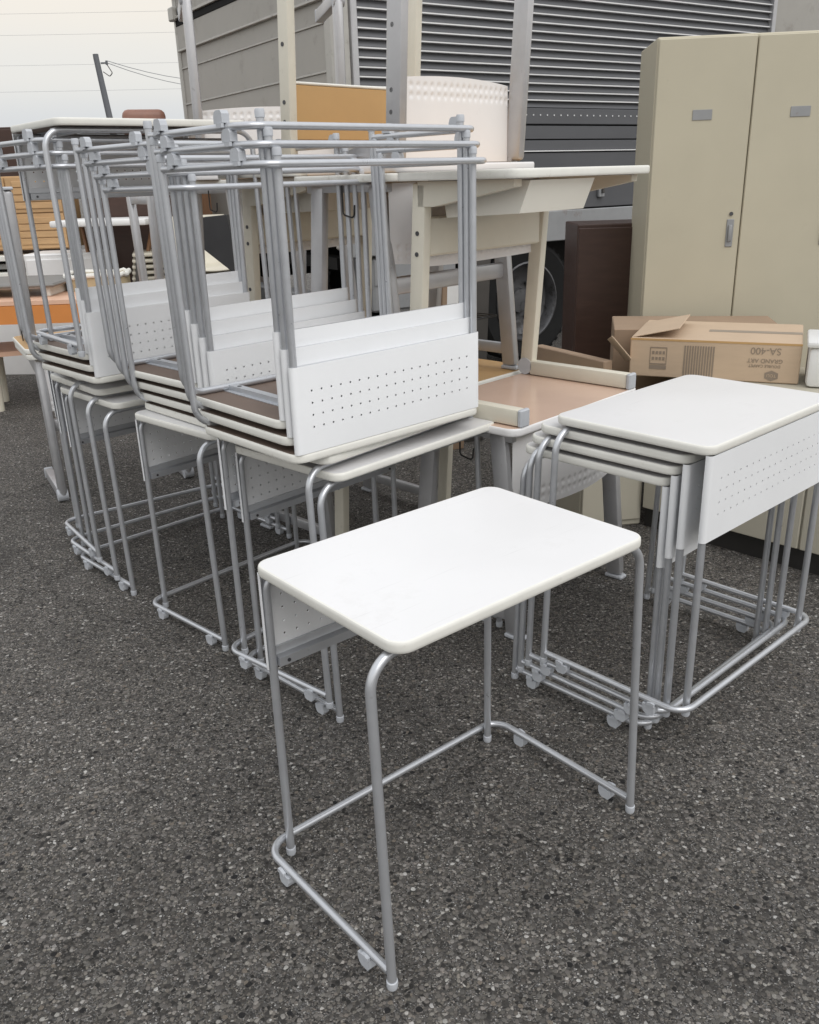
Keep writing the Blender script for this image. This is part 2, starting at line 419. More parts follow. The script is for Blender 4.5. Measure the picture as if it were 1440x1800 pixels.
# ------------------------------------------------------------------ white tubular school desk (shared meshes)
W, D, H = 0.65, 0.443, 0.705
w2, d2 = W / 2, D / 2
PX, PY = 0.305, d2 - 0.0120          # panel legs
UX, UY = 0.355, -d2 + 0.016          # user legs
TR = 0.0090
ZB, ZT = 0.472, H - 0.0225           # modesty panel
BZ = 0.034
RY = -0.180                          # long rail under the top, set in from the user edge
DM = {}
bd, bn = bullnose_top(W, D, H, 0.022, 0.034)
DM['tabletop'] = bd.mesh('tabletop', ['white_laminate', 'brown_underside'], False)
DM['edge_band'] = bn.mesh('edge_band', 'cream_edge')
ztube = H - 0.022 - TR - 0.001
for sx, nm in ((-1, 'a'), (1, 'b')):
    p = fillet([(sx * UX, UY, 0.012), (sx * UX, RY - 0.004, ztube), (sx * 0.24, RY, ztube)], 0.056, 10)
    DM['leg_user_' + nm] = MB().tube(p, TR, 14).mesh('leg', 'silver_paint')
    p = fillet([(sx * PX, PY, 0.012), (sx * PX, PY, ztube), (sx * 0.22, PY, ztube)], 0.03, 6)
    DM['leg_panel_' + nm] = MB().tube(p, TR, 14).mesh('leg', 'silver_paint')
    for q, (x, y) in (('u', (sx * UX, UY)), ('p', (sx * PX, PY))):
        DM['cap_%s_%s' % (q, nm)] = MB().tube([(x, y, 0), (x, y, 0.004), (x, y, 0.017), (x, y, 0.018)], [0.0095, 0.0108, 0.0108, 0.0096], 14).mesh('foot_cap', 'grey_plastic')
    DM['brace_' + nm] = MB().prism([(-0.026, 0), (0.026, 0), (0.026, -0.002), (0.013, -0.0025), (0.0115, -0.015), (-0.0115, -0.015), (-0.013, -0.0025), (-0.026, -0.002)], 'y', RY + 0.006, PY - 0.010).mesh('brace', 'alu_bar', False)
    for v in DM['brace_' + nm].vertices: v.co.x += sx * 0.215; v.co.z += H - 0.0222
    mb = MB()
    for y in (RY + 0.045, PY - 0.05): mb.cyl((sx * 0.215, y, H - 0.0370), (sx * 0.215, y, H - 0.0385), 0.006, 10)
    DM['screw_' + nm] = mb.mesh('screw', 'screw')
DM['rail_user'] = MB().tube([(-0.24, RY, ztube), (0.24, RY, ztube)], TR, 14).mesh('rail', 'silver_paint')
DM['rail_panel'] = MB().tube([(-0.22, PY, ztube), (0.22, PY, ztube)], TR, 14).mesh('rail', 'silver_paint')
p = fillet([(-UX, UY + 0.008, BZ), (-UX, PY + 0.019, BZ), (UX, PY + 0.019, BZ), (UX, UY + 0.008, BZ)], 0.05, 9)
DM['base_frame'] = MB().tube(p, 0.0082, 12).mesh('base_frame', 'silver_paint')
for k, (sx, y, fl) in enumerate(((-1, -0.135, 1), (-1, 0.140, -1), (1, -0.135, 1), (1, 0.140, -1))):
    xo = sx * (UX + 0.003)
    mb = MB().prism([(y + fl * a_, b_) for a_, b_ in ((-0.012, 0.0), (0.007, 0.0), (0.013, 0.004), (0.017, 0.014), (0.017, 0.0265), (-0.017, 0.0255), (-0.017, 0.007))], 'x', xo - 0.0095, xo + 0.0095)
    xa, xb = sorted((sx * (UX + 0.0085), sx * (UX + 0.0155)))
    mb.prism([(y + fl * a_, b_) for a_, b_ in ((-0.017, 0.0262), (0.004, 0.0268), (0.004, 0.033), (-0.008, 0.036), (-0.017, 0.035))], 'x', xa, xb)
    DM['glide_%d' % k] = mb.mesh('glide', 'grey_plastic', False)
def panel_mesh():
    mb = MB(); y0 = PY + 0.0100; th = 0.0014; XE = PX + 0.002
    px_ = 0.0295; nc, nr = 19, 4
    x0 = -nc * px_ / 2; zc0 = ZB + 0.0455
    xs = [-XE] + [x0 + i * px_ for i in range(nc + 1)] + [XE]
    zs = [ZB] + [zc0 + i * px_ for i in range(nr + 1)] + [ZT]
    def sheet(y, flip):
        for i in range(len(xs) - 1):
            for j in range(len(zs) - 1):
                a, b, c, d = xs[i], xs[i + 1], zs[j], zs[j + 1]
                if 1 <= i <= nc and 1 <= j <= nr:
                    cx, cz = (a + b) / 2, (c + d) / 2
                    outer = [(b, cz), (b, d), (cx, d), (a, d), (a, cz), (a, c), (cx, c), (b, c)]
                    inner = [(cx + 0.0027 * math.cos(k * PI / 4), cz + 0.0027 * math.sin(k * PI / 4)) for k in range(8)]
                    mb.add([(q[0], y, q[1]) for q in outer + inner], [[k, (k + 1) % 8, 8 + (k + 1) % 8, 8 + k] for k in range(8)])
                    if flip: mb.add([(q[0], y, q[1]) for q in inner] + [(q[0], y + th, q[1]) for q in inner], [[k, (k + 1) % 8, 8 + (k + 1) % 8, 8 + k] for k in range(8)])
                else:
                    mb.add([(a, y, c), (b, y, c), (b, y, d), (a, y, d)], [[0, 1, 2, 3]])
    sheet(y0, True); sheet(y0 + th, False)
    for z in (ZB, ZT): mb.add([(-XE, y0, z), (XE, y0, z), (XE, y0 + th, z), (-XE, y0 + th, z)], [[0, 1, 2, 3]])
    wrap0 = len(mb.f)
    for sx in (-1, 1):                                    # rolled ends wrapping round the legs
        ro, ri = y0 + th - PY, y0 - PY; pr = []
        A = [PI / 2 - k * (PI * 0.62) / 10 for k in range(11)]
        for r_ in (ro, ri): pr.append([(sx * (XE + r_ * math.cos(a)), PY + r_ * math.sin(a)) for a in A])
        poly = pr[0] + pr[1][::-1]; n = len(A)
        vs_ = [(x, y, ZB) for x, y in poly] + [(x, y, ZT) for x, y in poly]; m = len(poly)
        fs = [[k, (k + 1) % m, m + (k + 1) % m, m + k] for k in range(m) if k not in (m - 1,)]
        for b_ in (0, m): fs += [[b_ + k, b_ + k + 1, b_ + m - 2 - k, b_ + m - 1 - k] for k in range(n - 1)]
        mb.add(vs_, fs)
    me = bpy.data.meshes.new('modesty_panel'); me.from_pydata(mb.v, [], mb.f); me.materials.append(MATS['panel_paint'])
    for i in range(wrap0, len(me.polygons)): me.polygons[i].use_smooth = True
    me.set_sharp_from_angle(angle=0.7)
    return me
DM['modesty_panel'] = panel_mesh()
mb = MB().prism([(PY - 0.014, ZB + 0.003), (PY + 0.0095, ZB + 0.003), (PY + 0.0095, ZB + 0.040), (PY + 0.004, ZB + 0.040), (PY + 0.002, ZB + 0.024), (PY - 0.014, ZB + 0.022)], 'x', -PX + TR, PX - TR)
DM['panel_rail'] = mb.mesh('panel_rail', 'silver_paint', False)
mb = MB()
for sx in (-1, 1): mb.cyl((sx * (PX - 0.03), PY - 0.014, ZB + 0.012), (sx * (PX - 0.03), PY - 0.016, ZB + 0.012), 0.004, 8)
DM['bolt'] = mb.mesh('bolt', 'screw')

def desk(label, x, y, yaw, z=0.0, flip=False, group='white tubular school desks'):
    if flip: t = thing('school_desk', label, 'desk', (x, y, z + H), (PI, 0, yaw), group)
    else: t = thing('school_desk', label, 'desk', (x, y, z), (0, 0, yaw), group)
    tt = obj('tabletop', DM['tabletop'], t); obj('edge_band', DM['edge_band'], tt)
    for nm in 'ab':
        for q, k in (('user', 'u'), ('panel', 'p')):
            l = obj('leg', DM['leg_%s_%s' % (q, nm)], t); obj('foot_cap', DM['cap_%s_%s' % (k, nm)], l)
        br = obj('brace', DM['brace_' + nm], t); obj('screw', DM['screw_' + nm], br)
    obj('rail', DM['rail_user'], t); obj('rail', DM['rail_panel'], t)
    b = obj('base_frame', DM['base_frame'], t)
    for k in range(4): obj('glide', DM['glide_%d' % k], b)
    p_ = obj('modesty_panel', DM['modesty_panel'], t)
    pr = obj('panel_rail', DM['panel_rail'], p_); 
    obj('bolt', DM['bolt'], p_)
    return t

desk('white school desk on grey tube legs standing alone in the foreground', 0.0837, 1.5742, 0.6906)
# nested stack on the right: panels towards the camera's right
gR = 'nested desk stack on the right'
RA = 3.895
for k, (sp_, sl_, zz, lab) in enumerate(((0.0, 0.0, 0.0, 'lowest white desk of the nested stack on the right, its feet on the asphalt'),
               (0.027, 0.006, 0.035, 'second white desk from the bottom of the nested stack on the right'),
               (0.060, 0.010, 0.070, 'third white desk from the bottom of the nested stack on the right'),
               (0.122, 0.020, 0.105, 'topmost white desk of the nested stack on the right, full perforated panel in view'))):
    desk(lab, 0.6946 - math.sin(RA) * sp_ + math.cos(RA) * sl_, 2.3276 + math.cos(RA) * sp_ + math.sin(RA) * sl_, RA - 0.007 * k, zz, group=gR)
# near pile of the left row
gB = 'nearest pile of the left row'
desk('lower upright white desk under the nearest pile of upturned desks', -0.1106, 2.4394, 0.8066, group=gB)
desk('upper upright white desk nested over the lower one under the nearest pile', -0.158, 2.445, 0.86, 0.045, group=gB)
for x, y, a, z, lab in ((-0.1744, 2.377, 0.740, 0.7515, 'lowest upturned desk of the nearest pile, its perforated white panel facing the camera'),
                        (-0.190, 2.396, 0.734, 0.791, 'middle upturned desk of the three nested on the nearest pile'),
                        (-0.2047, 2.412, 0.728, 0.829, 'topmost upturned desk of the nearest pile, brown underside and braces showing')):
    desk(lab, x, y, a, z, True, gB)
# middle pile
gM = 'middle pile of the left row'
desk('single upright white desk carrying the middle pile of upturned desks', -0.5073, 2.853, 0.8224, group=gM)
for k, lab in enumerate(('lowest of four upturned desks nested on the middle pile, its panel foremost',
                         'second upturned desk from the bottom of the middle pile',
                         'third upturned desk from the bottom of the middle pile',
                         'topmost of four upturned desks on the middle pile, its feet highest')):
    desk(lab, -0.478 - 0.026 * k, 2.872 + 0.016 * k, 0.764 + 0.012 * k, 0.708 + 0.037 * k, True, gM)
# far pile
gF = 'farthest pile of tube desks in the left row'
for k, lab in enumerate(('lowest upright white desk under the farthest tube desk pile, front feet nearest',
                         'middle upright desk of the three nested under the farthest pile',
                         'uppermost upright desk of the three nested under the farthest pile')):
    desk(lab, (-0.9013, -0.9543, -1.0055)[k], (3.2723, 3.3243, 3.4003)[k], (0.778, 0.729, 0.632)[k], 0.036 * k, False, gF)
for k, lab in enumerate(('lowest upturned desk of the farthest pile, rounded panel edge facing the camera',
                         'middle upturned desk of the three on the farthest pile',
                         'uppermost upturned desk of the farthest pile with another desk standing on it')):
    desk(lab, -0.941 - 0.014 * k, 3.242 + 0.012 * k, 0.772, 0.779 + 0.0375 * k, True, gF)
desk('upright desk standing on the upturned desks of the farthest pile, top against the sky', -0.8956, 3.2064, 0.6926, 0.8795, False, gF)

# ------------------------------------------------------------------ second row: desks with dimpled panels
TH = 0.80
O = Vector((0.31, 2.42)); U = Vector((math.cos(TH), math.sin(TH))); V = Vector((math.sin(TH), -math.cos(TH)))
def uv(u, v): q = O + U * u + V * v; return q.x, q.y
W3, D3, H3 = 0.70, 0.46, 0.70
def dimple_mesh(wd, y0, bulge):
    mb = MB(); nx, nz = 152, 44; hz = 0.24; zt = H3 - 0.028
    def pt(i, j, off):
        s_ = i / nx; x = -wd / 2 + wd * s_; z = zt - hz * j / nz - 0.012 * (1 - (2 * s_ - 1) ** 2) * (j / nz)
        y = y0 + bulge * (1 - (2 * s_ - 1) ** 2)
        dep = 0
        for zr in (0.030, 0.058):
            dzz = (zt - hz + zr - 0.012) - z
            if abs(dzz) < 0.011:
                q = (x + 0.27) / 0.030; k = round(q)
                if 0 <= k <= 18:
                    r_ = math.hypot((q - k) * 0.030, dzz)
                    if r_ < 0.0095: dep = max(dep, 0.0045 * math.cos(r_ / 0.0095 * PI / 2) ** 0.8)
        return (x, y - dep - off, z)
    n = (nx + 1) * (nz + 1)
    for off in (0.0, 0.002):
        mb.add([pt(i, j, off) for j in range(nz + 1) for i in range(nx + 1)],
               [[j * (nx + 1) + i, j * (nx + 1) + i + 1, (j + 1) * (nx + 1) + i + 1, (j + 1) * (nx + 1) + i] for j in range(nz) for i in range(nx)])
    rim = [j * (nx + 1) for j in range(nz + 1)] + [nz * (nx + 1) + i for i in range(1, nx + 1)] + [j * (nx + 1) + nx for j in range(nz - 1, -1, -1)]
    for a, b in zip(rim, rim[1:]): mb.f.append([a, b, n + b, n + a]); mb.m.append(0)
    return mb.mesh('dimpled_panel', 'warm_white')
XM = {'dimpled_panel': dimple_mesh(0.60, D3 / 2 - 0.045, 0.045), 'inset_panel': dimple_mesh(0.562, 0.142, 0.016)}
for nm, ms in (('tan', ['tan_board', 'tan_board']), ('pink', ['pink_top', 'tan_board'])):
    b_, n_ = bullnose_top(W3, D3, H3, 0.024, 0.04)
    XM['top_' + nm] = b_.mesh('tabletop', ms, False)
XM['band3'] = n_.mesh('edge_band', 'cream_edge')
XM['band3w'] = n_.mesh('edge_band', 'warm_white')
# silver A-frame variant
for sx, nm in ((-1, 'a'), (1, 'b')):
    for sy, q in ((-1, 'f'), (1, 'r')):
        a = Vector((sx * 0.30, sy * 0.205, 0.012)); b = Vector((sx * 0.30, sy * 0.135, H3 - 0.03))
        XM['sleg_' + nm + q] = MB().bar(a, b, 0.064, 0.036, 0.014, (1, 0, 0)).mesh('leg', 'alu_leg')
        XM['scap_' + nm + q] = MB().box((sx * 0.30, sy * 0.207, 0.007), (0.040, 0.070, 0.014), 0.004).mesh('foot_cap', 'grey_plastic')
    XM['srail_' + nm] = MB().bar((sx * 0.30, -0.18, 0.075), (sx * 0.30, 0.18, 0.075), 0.022, 0.040, 0.005).mesh('side_rail', 'alu_leg')
    XM['sarm_' + nm] = MB().bar((sx * 0.30, -0.19, H3 - 0.040), (sx * 0.30, 0.19, H3 - 0.040), 0.024, 0.028, 0.004).mesh('top_rail', 'alu_leg')
    XM['hook_' + nm] = MB().tube(fillet([(sx * 0.325, 0.0, H3 - 0.03), (sx * 0.325, 0.0, H3 - 0.12), (sx * 0.325, 0.05, H3 - 0.13), (sx * 0.325, 0.055, H3 - 0.09)], 0.012, 4), 0.0028, 6).mesh('hook', 'black_wire')
XM['scross'] = MB().bar((-0.288, 0.165, 0.36), (0.288, 0.165, 0.36), 0.030, 0.055, 0.009).mesh('crossbar', 'alu_leg')
mb = MB()
for k in range(15): x = -0.27 + 0.54 * k / 14; mb.cyl((x, -0.17, 0.20), (x, 0.15, 0.20), 0.0025, 6)
for y in (-0.17, -0.06, 0.05, 0.15): mb.cyl((-0.285, y, 0.1965), (0.285, y, 0.1965), 0.0035, 6)
XM['rack'] = mb.mesh('wire_rack', 'black_wire')
# cream cantilever variant (user side is -y)
for sx, nm in ((-1, 'a'), (1, 'b')):
    x = sx * 0.30
    XM['cfoot_' + nm] = MB().bar((x, -0.215, 0.026), (x, 0.185, 0.026), 0.040, 0.050, 0.007).mesh('foot_bar', 'cream_paint')
    XM['ccap_' + nm] = MB().box((x, -0.222, 0.026), (0.043, 0.016, 0.053), 0.004).mesh('end_cap', 'grey_plastic')
    XM['chub_' + nm] = MB().tube([(x - sx * 0.020, 0.205, 0.03), (x + sx * 0.018, 0.205, 0.03), (x + sx * 0.026, 0.205, 0.03), (x + sx * 0.028, 0.205, 0.03)], [0.030, 0.030, 0.028, 0.022], 20).mesh('hub', 'grey_plastic')
    XM['cleg_' + nm] = MB().bar((x, 0.203, 0.02), (x, 0.155, H3 - 0.03), 0.052, 0.034, 0.006, (1, 0, 0)).mesh('leg', 'cream_paint')
    mb = MB().prism([(0.16, H3 - 0.026), (-0.19, H3 - 0.026), (-0.19, H3 - 0.045), (0.10, H3 - 0.095), (0.16, H3 - 0.095)], 'x', x - 0.017, x + 0.017)
    XM['carm_' + nm] = mb.mesh('bracket', 'cream_paint', False)
    mb = MB()
    for z in (0.53, 0.47, 0.30): mb.cyl((x + sx * 0.0165, 0.155 + 0.048 * (1 - z / 0.67), z), (x + sx * 0.019, 0.155 + 0.048 * (1 - z / 0.67), z), 0.007, 10)
    XM['cscrew_' + nm] = mb.mesh('screw', 'screw')
for nm in 'ab':
    for k_ in ('cfoot_', 'cleg_', 'carm_'):
        q_ = XM[k_ + nm].copy() if k_ != 'cleg_' else MB().bar((0.30 * (1 if nm == 'b' else -1), 0.203, 0.02), (0.30 * (1 if nm == 'b' else -1), 0.160, H3 - 0.03), 0.066, 0.038, 0.014, (1, 0, 0)).mesh('leg', 'alu_leg')
        q_.materials.clear(); q_.materials.append(MATS['alu_leg']); XM['m' + k_ + nm] = q_
XM['tbeam'] = MB().b2((-0.283, 0.150, 0.415), (0.283, 0.176, 0.585), 0.003).mesh('beam', 'tan_board')
XM['tcap'] = MB().b2((-0.283, 0.148, 0.405), (0.283, 0.178, 0.414), 0.003).mesh('beam_edge', 'cream_edge')
XM['cbeam'] = MB().b2((-0.283, 0.150, 0.462), (0.283, 0.178, 0.575), 0.006).mesh('beam', 'cream_paint')
mb = MB()
mb.prism([(-0.20, H3 - 0.030), (-0.165, H3 - 0.115), (0.10, H3 - 0.128), (0.10, H3 - 0.122), (-0.160, H3 - 0.109), (-0.195, H3 - 0.030)], 'x', -0.252, 0.052)
for xx in (-0.255, 0.055): mb.prism([(-0.20, H3 - 0.030), (-0.165, H3 - 0.115), (0.10, H3 - 0.128), (0.12, H3 - 0.030)], 'x', xx - 0.003, xx + 0.003)
mb.b2((-0.252, 0.10, H3 - 0.128), (0.052, 0.106, H3 - 0.028))
XM['tray'] = mb.mesh('tray', 'tray_cream', False)
def frame_desk(kind, label, u, v, z, flip=False, back=False, top='tan', band='band3', rack=True, panel=True, du=0.0, cross=True, tanbeam=False, rails=True, group='dimpled panel desks in the rear row'):
    x, y = uv(u, v); yaw = TH + (PI if back else 0) + du
    name = 'classroom_desk'
    if flip: t = thing(name, label, 'desk', (x, y, z + H3), (PI, 0, yaw), group)
    else: t = thing(name, label, 'desk', (x, y, z), (0, 0, yaw), group)
    tt = obj('tabletop', XM['top_' + top], t); obj('edge_band', XM[band], tt)
    if panel: obj('dimpled_panel', XM['inset_panel' if flip else 'dimpled_panel'], t)
    for nm in 'ab':
        if kind == 'silver':
            for q in 'fr':
                l = obj('leg', XM['sleg_' + nm + q], t); obj('foot_cap', XM['scap_' + nm + q], l)
            if rails: obj('side_rail', XM['srail_' + nm], t)
            obj('top_rail', XM['sarm_' + nm], t); obj('hook', XM['hook_' + nm], t)
        else:
            pre = 'm' if kind == 'steel' else ''
            f_ = obj('foot_bar', XM[pre + 'cfoot_' + nm], t); obj('end_cap', XM['ccap_' + nm], f_); obj('hub', XM['chub_' + nm], f_)
            l = obj('leg', XM[pre + 'cleg_' + nm], t); obj('screw', XM['cscrew_' + nm], l)
            obj('bracket', XM[pre + 'carm_' + nm], t)
    if kind == 'silver':
        if cross: obj('crossbar', XM['scross'], t)
        if rack: obj('wire_rack', XM['rack'], t)
    else:
        if kind == 'steel':
            if cross: obj('crossbar', XM['scross'], t)
        elif tanbeam: obj('beam_edge', XM['tcap'], obj('beam', XM['tbeam'], t))
        else: obj('beam', XM['cbeam'], t); obj('tray', XM['tray'], t)
    return t
zt2 = H3 + 0.001
frame_desk('silver', 'desk with glossy pinkish top and dimpled white panel behind the right stack', 0.35, -0.23, 0, back=True, top='pink', band='band3w', rack=False, cross=False)
frame_desk('cream', 'cream cantilever desk standing on the pinkish desk behind the right stack', 0.35, -0.23, zt2)
frame_desk('cream', 'cream desk at ground level behind the nearest pile, silver desk on its tan top', 0.42, -0.72, 0)
frame_desk('silver', 'silver A frame desk with wire rack standing on a tan desktop behind the nearest pile', 0.38, -0.74, zt2, back=True)
frame_desk('steel', 'upturned silver legged desk, curved dimpled panel against the dark shutter', 0.42, -0.72, 2 * zt2, flip=True, band='band3w', rack=False, cross=False)
frame_desk('silver', 'silver desk at ground level behind the middle pile', 0.44, -1.21, 0, back=True, rack=False)
frame_desk('cream', 'cream desk with open tray in the middle tier behind the middle pile', 0.45, -1.20, zt2)
frame_desk('cream', 'upturned cream legged desk with tan front board beside the truck corner', 0.40, -1.20, 2 * zt2, flip=True, panel=False, tanbeam=True)
frame_desk('silver', 'silver desk at ground level behind the farthest tube desk pile', 0.68, -1.92, 0, back=True, rack=False, cross=False)
frame_desk('silver', 'silver desk in the middle tier behind the farthest tube desk pile', 0.68, -1.92, zt2, back=True, rack=False, cross=False, panel=False)
frame_desk('steel', 'upturned silver legged desk with dimpled panel against the grey truck side', 0.655, -1.86, 2 * zt2, flip=True, band='band3w', rack=False, cross=False, rails=False, du=-0.55)
frame_desk('steel', 'silver cantilever desk on the asphalt at the far left, foot bars behind its legs', 0.07, -2.56, 0, back=True, du=-0.29)
frame_desk('silver', 'upturned silver framed desk with tan top at the far left', 0.07, -2.57, zt2, flip=True, du=-0.29, rack=False, panel=False, cross=False)

# ------------------------------------------------------------------ truck
TK = thing('box_truck', 'grey box truck with dark side roller shutter parked behind the desks', 'truck', (-0.37, 6.0, 0), (0, 0, math.atan2(0.543, 0.84)))
WB = 2.65
body = part('body', MB().b2((0.02, 0.06, 0.98), (5.2, WB - 0.02, 3.25), 0.01), 'truck_grey', TK)
# end face at x = 0 : stacked panels with trim
zs = [1.02, 1.36, 1.70, 2.02, 2.29, 2.42, 2.62, 3.2]
for i in range(len(zs) - 1):
    part('panel', MB().b2((0.0 - (0.012 if zs[i] == 2.42 else 0), 0.10, zs[i] + 0.004), (0.03, WB - 0.06, zs[i + 1] - 0.004), 0.003), 'truck_grey', TK)
for z in (1.36, 1.70, 2.02, 2.29): part('trim', MB().b2((-0.010, 0.10, z - 0.006), (0.0, WB - 0.06, z + 0.006), 0.002), 'truck_trim', TK)
part('trim', MB().b2((-0.03, 0.10, 2.412), (0.0, WB - 0.06, 2.428), 0.003), 'truck_trim', TK)
part('seal', MB().b2((-0.018, 0.10, 2.60), (0.006, WB - 0.05, 2.65), 0.004), 'rubber', TK)
part('trim', MB().b2((-0.035, 0.10, 2.652), (0.006, WB - 0.05, 2.672), 0.003), 'truck_trim', TK)
part('corner_post', MB().b2((-0.015, 0.0, 0.95), (0.12, 0.098, 3.25), 0.012), 'truck_trim', TK)
part('corner_post', MB().b2((-0.015, WB - 0.058, 0.95), (0.06, WB, 3.25), 0.012), 'truck_trim', TK)
lk = part('latch', MB().b2((-0.06, WB - 0.10, 2.64), (-0.0155, WB - 0.01, 2.74), 0.008), 'truck_trim', TK)
part('rod', MB().cyl((-0.045, WB - 0.05, 2.8), (-0.045, WB - 0.05, 3.25), 0.018), 'steel_dark', TK)
st = part('sticker', MB().b2((-0.016, 0.13, 2.436), (-0.0125, 0.30, 2.56), 0.0015), 'paper_white', TK, 'white rimmed blue sticker')
part('sticker_field', MB().b2((-0.0175, 0.14, 2.446), (-0.0162, 0.29, 2.55)), 'sticker_blue', st)
# side face at y = 0 : roller shutter
SX0, SX1, SZ0, SZ1 = 0.16, 4.2, 1.83, 3.2
for x in (0.12, SX1): part('guide', MB().b2((x, -0.02, 0.98), (x + 0.045, 0.058, 3.25), 0.006), 'alu_leg', TK)
sp = 0.0545; n = int((SZ1 - SZ0) / sp)
sl = MB().prism([(0.034, 0.0), (0.012, 0.002), (0.030, sp - 0.013), (0.034, sp - 0.010)], 'x', SX0 + 0.006, SX1).mesh('slat', 'shutter_dark', False)
lp = MB().prism([(0.030, sp - 0.012), (0.001, sp - 0.010), (0.001, sp - 0.002), (0.030, sp - 0.001)], 'x', SX0 + 0.006, SX1).mesh('lip', 'shutter_lip', False)
for k in range(n):
    s_ = obj('slat', sl, TK); s_.location.z = SZ0 + k * sp
    obj('lip', lp, s_)
part('shutter_back', MB().b2((SX0, 0.040, 1.02), (SX1, 0.058, 3.25)), 'chassis', TK)
bb = part('bottom_bar', MB().b2((SX0 + 0.006, 0.0, 1.72), (SX1, 0.036, 1.826), 0.004), 'shutter_dark', TK)
mb = MB()
for k in range(60): mb.cyl((SX0 + 0.06 + k * 0.066, -0.004, 1.78), (SX0 + 0.06 + k * 0.066, 0.0, 1.78), 0.0055, 8)
part('rivets', mb, 'shutter_lip', bb)
for z0, z1 in ((1.62, 1.71), (1.545, 1.612)): part('sill_strip', MB().b2((SX0 + 0.006, 0.004, z0), (SX1, 0.036, z1), 0.003), 'shutter_dark', TK)
part('sill_trim', MB().b2((SX0 + 0.006, -0.010, 1.535), (SX1, 0.036, 1.543), 0.001), 'shutter_lip', TK)
part('drop_side', MB().b2((SX0 + 0.006, 0.0, 1.13), (SX1, 0.036, 1.528), 0.004), 'shutter_dark', TK)
rail = part('side_rail', MB().b2((0.0, -0.012, 0.90), (5.2, 0.055, 1.12), 0.006), 'rail_grey', TK)
for x in (0.5, 1.62, 2.8):
    part('hinge', MB().b2((x - 0.05, -0.03, 0.98), (x + 0.05, -0.0125, 1.10), 0.01).cyl((x - 0.06, -0.035, 0.965), (x + 0.06, -0.035, 0.965), 0.018, 10), 'rail_grey', TK)
for x in (0.9, 2.3, 3.6):
    lt_ = part('latch', MB().b2((x - 0.03, -0.03, 1.20), (x + 0.03, -0.001, 1.42), 0.006), 'rail_grey', TK)
    part('lever', MB().b2((x - 0.012, -0.05, 1.23), (x + 0.012, -0.031, 1.38), 0.005), 'steel_dark', lt_)
part('chassis', MB().b2((0.3, 0.45, 0.62), (5.2, 0.62, 0.89)).b2((0.3, WB - 0.7, 0.62), (5.2, WB - 0.5, 0.89)).b2((0.1, 0.3, 0.8), (0.24, WB - 0.3, 0.88)), 'chassis', TK)
def wheel(x, y0, y1):
    prof = [(0.30, y0 + 0.02), (0.42, y0), (0.455, y0 + 0.03), (0.46, (y0 + y1) / 2), (0.455, y1 - 0.03), (0.42, y1), (0.30, y1 - 0.02)]
    n_ = 40; mb = MB()
    vs_ = [(x + r * math.cos(2 * PI * k / n_), y, 0.46 + r * math.sin(2 * PI * k / n_)) for r, y in prof for k in range(n_)]
    m = len(prof)
    mb.add(vs_, [[i * n_ + k, i * n_ + (k + 1) % n_, ((i + 1) % m) * n_ + (k + 1) % n_, ((i + 1) % m) * n_ + k] for i in range(m) for k in range(n_)])
    for k in range(n_):
        a = 2 * PI * k / n_; mb.box((x + 0.458 * math.cos(a), (y0 + y1) / 2, 0.46 + 0.458 * math.sin(a)), (0.012, y1 - y0 - 0.05, 0.03), 0, Matrix.Rotation(-a, 3, 'Y'))
    w_ = part('wheel', mb, 'rubber', TK)
    rp = [(0.302, y0 + 0.012), (0.290, y0 + 0.008), (0.275, y0 + 0.03), (0.262, y0 + 0.10), (0.20, y0 + 0.13), (0.10, y0 + 0.13), (0.09, y0 + 0.09), (0.02, y0 + 0.085)]
    mb = MB()
    mb.add([(x + r * math.cos(2 * PI * k / n_), y, 0.46 + r * math.sin(2 * PI * k / n_)) for r, y in rp for k in range(n_)],
           [[i * n_ + k, i * n_ + (k + 1) % n_, (i + 1) * n_ + (k + 1) % n_, (i + 1) * n_ + k] for i in range(len(rp) - 1) for k in range(n_)] + [[(len(rp) - 1) * n_ + k for k in range(n_)]])
    for k in range(6):
        a = 2 * PI * k / 6; mb.cyl((x + 0.15 * math.cos(a), y0 + 0.095, 0.46 + 0.15 * math.sin(a)), (x + 0.15 * math.cos(a), y0 + 0.13, 0.46 + 0.15 * math.sin(a)), 0.014, 8)
    part('rim', mb, 'rim_steel', w_)
wheel(1.62, 0.03, 0.28); wheel(1.62, WB - 0.28, WB - 0.03); wheel(4.5, 0.03, 0.28)
part('mud_flap', MB().b2((1.02, 0.05, 0.22), (1.05, 0.32, 0.88), 0.004), 'rubber', TK)
part('tool_box', MB().b2((0.22, 0.02, 0.52), (0.92, 0.45, 0.88), 0.015), 'rail_grey', TK, 'grey metal box under the truck bed')
part('tool_box_lid', MB().b2((0.23, 0.012, 0.70), (0.91, 0.019, 0.87), 0.003), 'rail_grey', TK)
part('rear_bumper', MB().b2((-0.02, 0.25, 0.50), (0.12, WB - 0.25, 0.62), 0.01), 'rail_grey', TK)
tl = part('tail_lamp_bracket', MB().prism([(WB - 0.95, 1.0), (WB - 0.62, 1.0), (WB - 0.66, 0.62), (WB - 0.80, 0.50), (WB - 1.0, 0.62)], 'x', -0.06, 0.02), 'dark_plastic', TK)

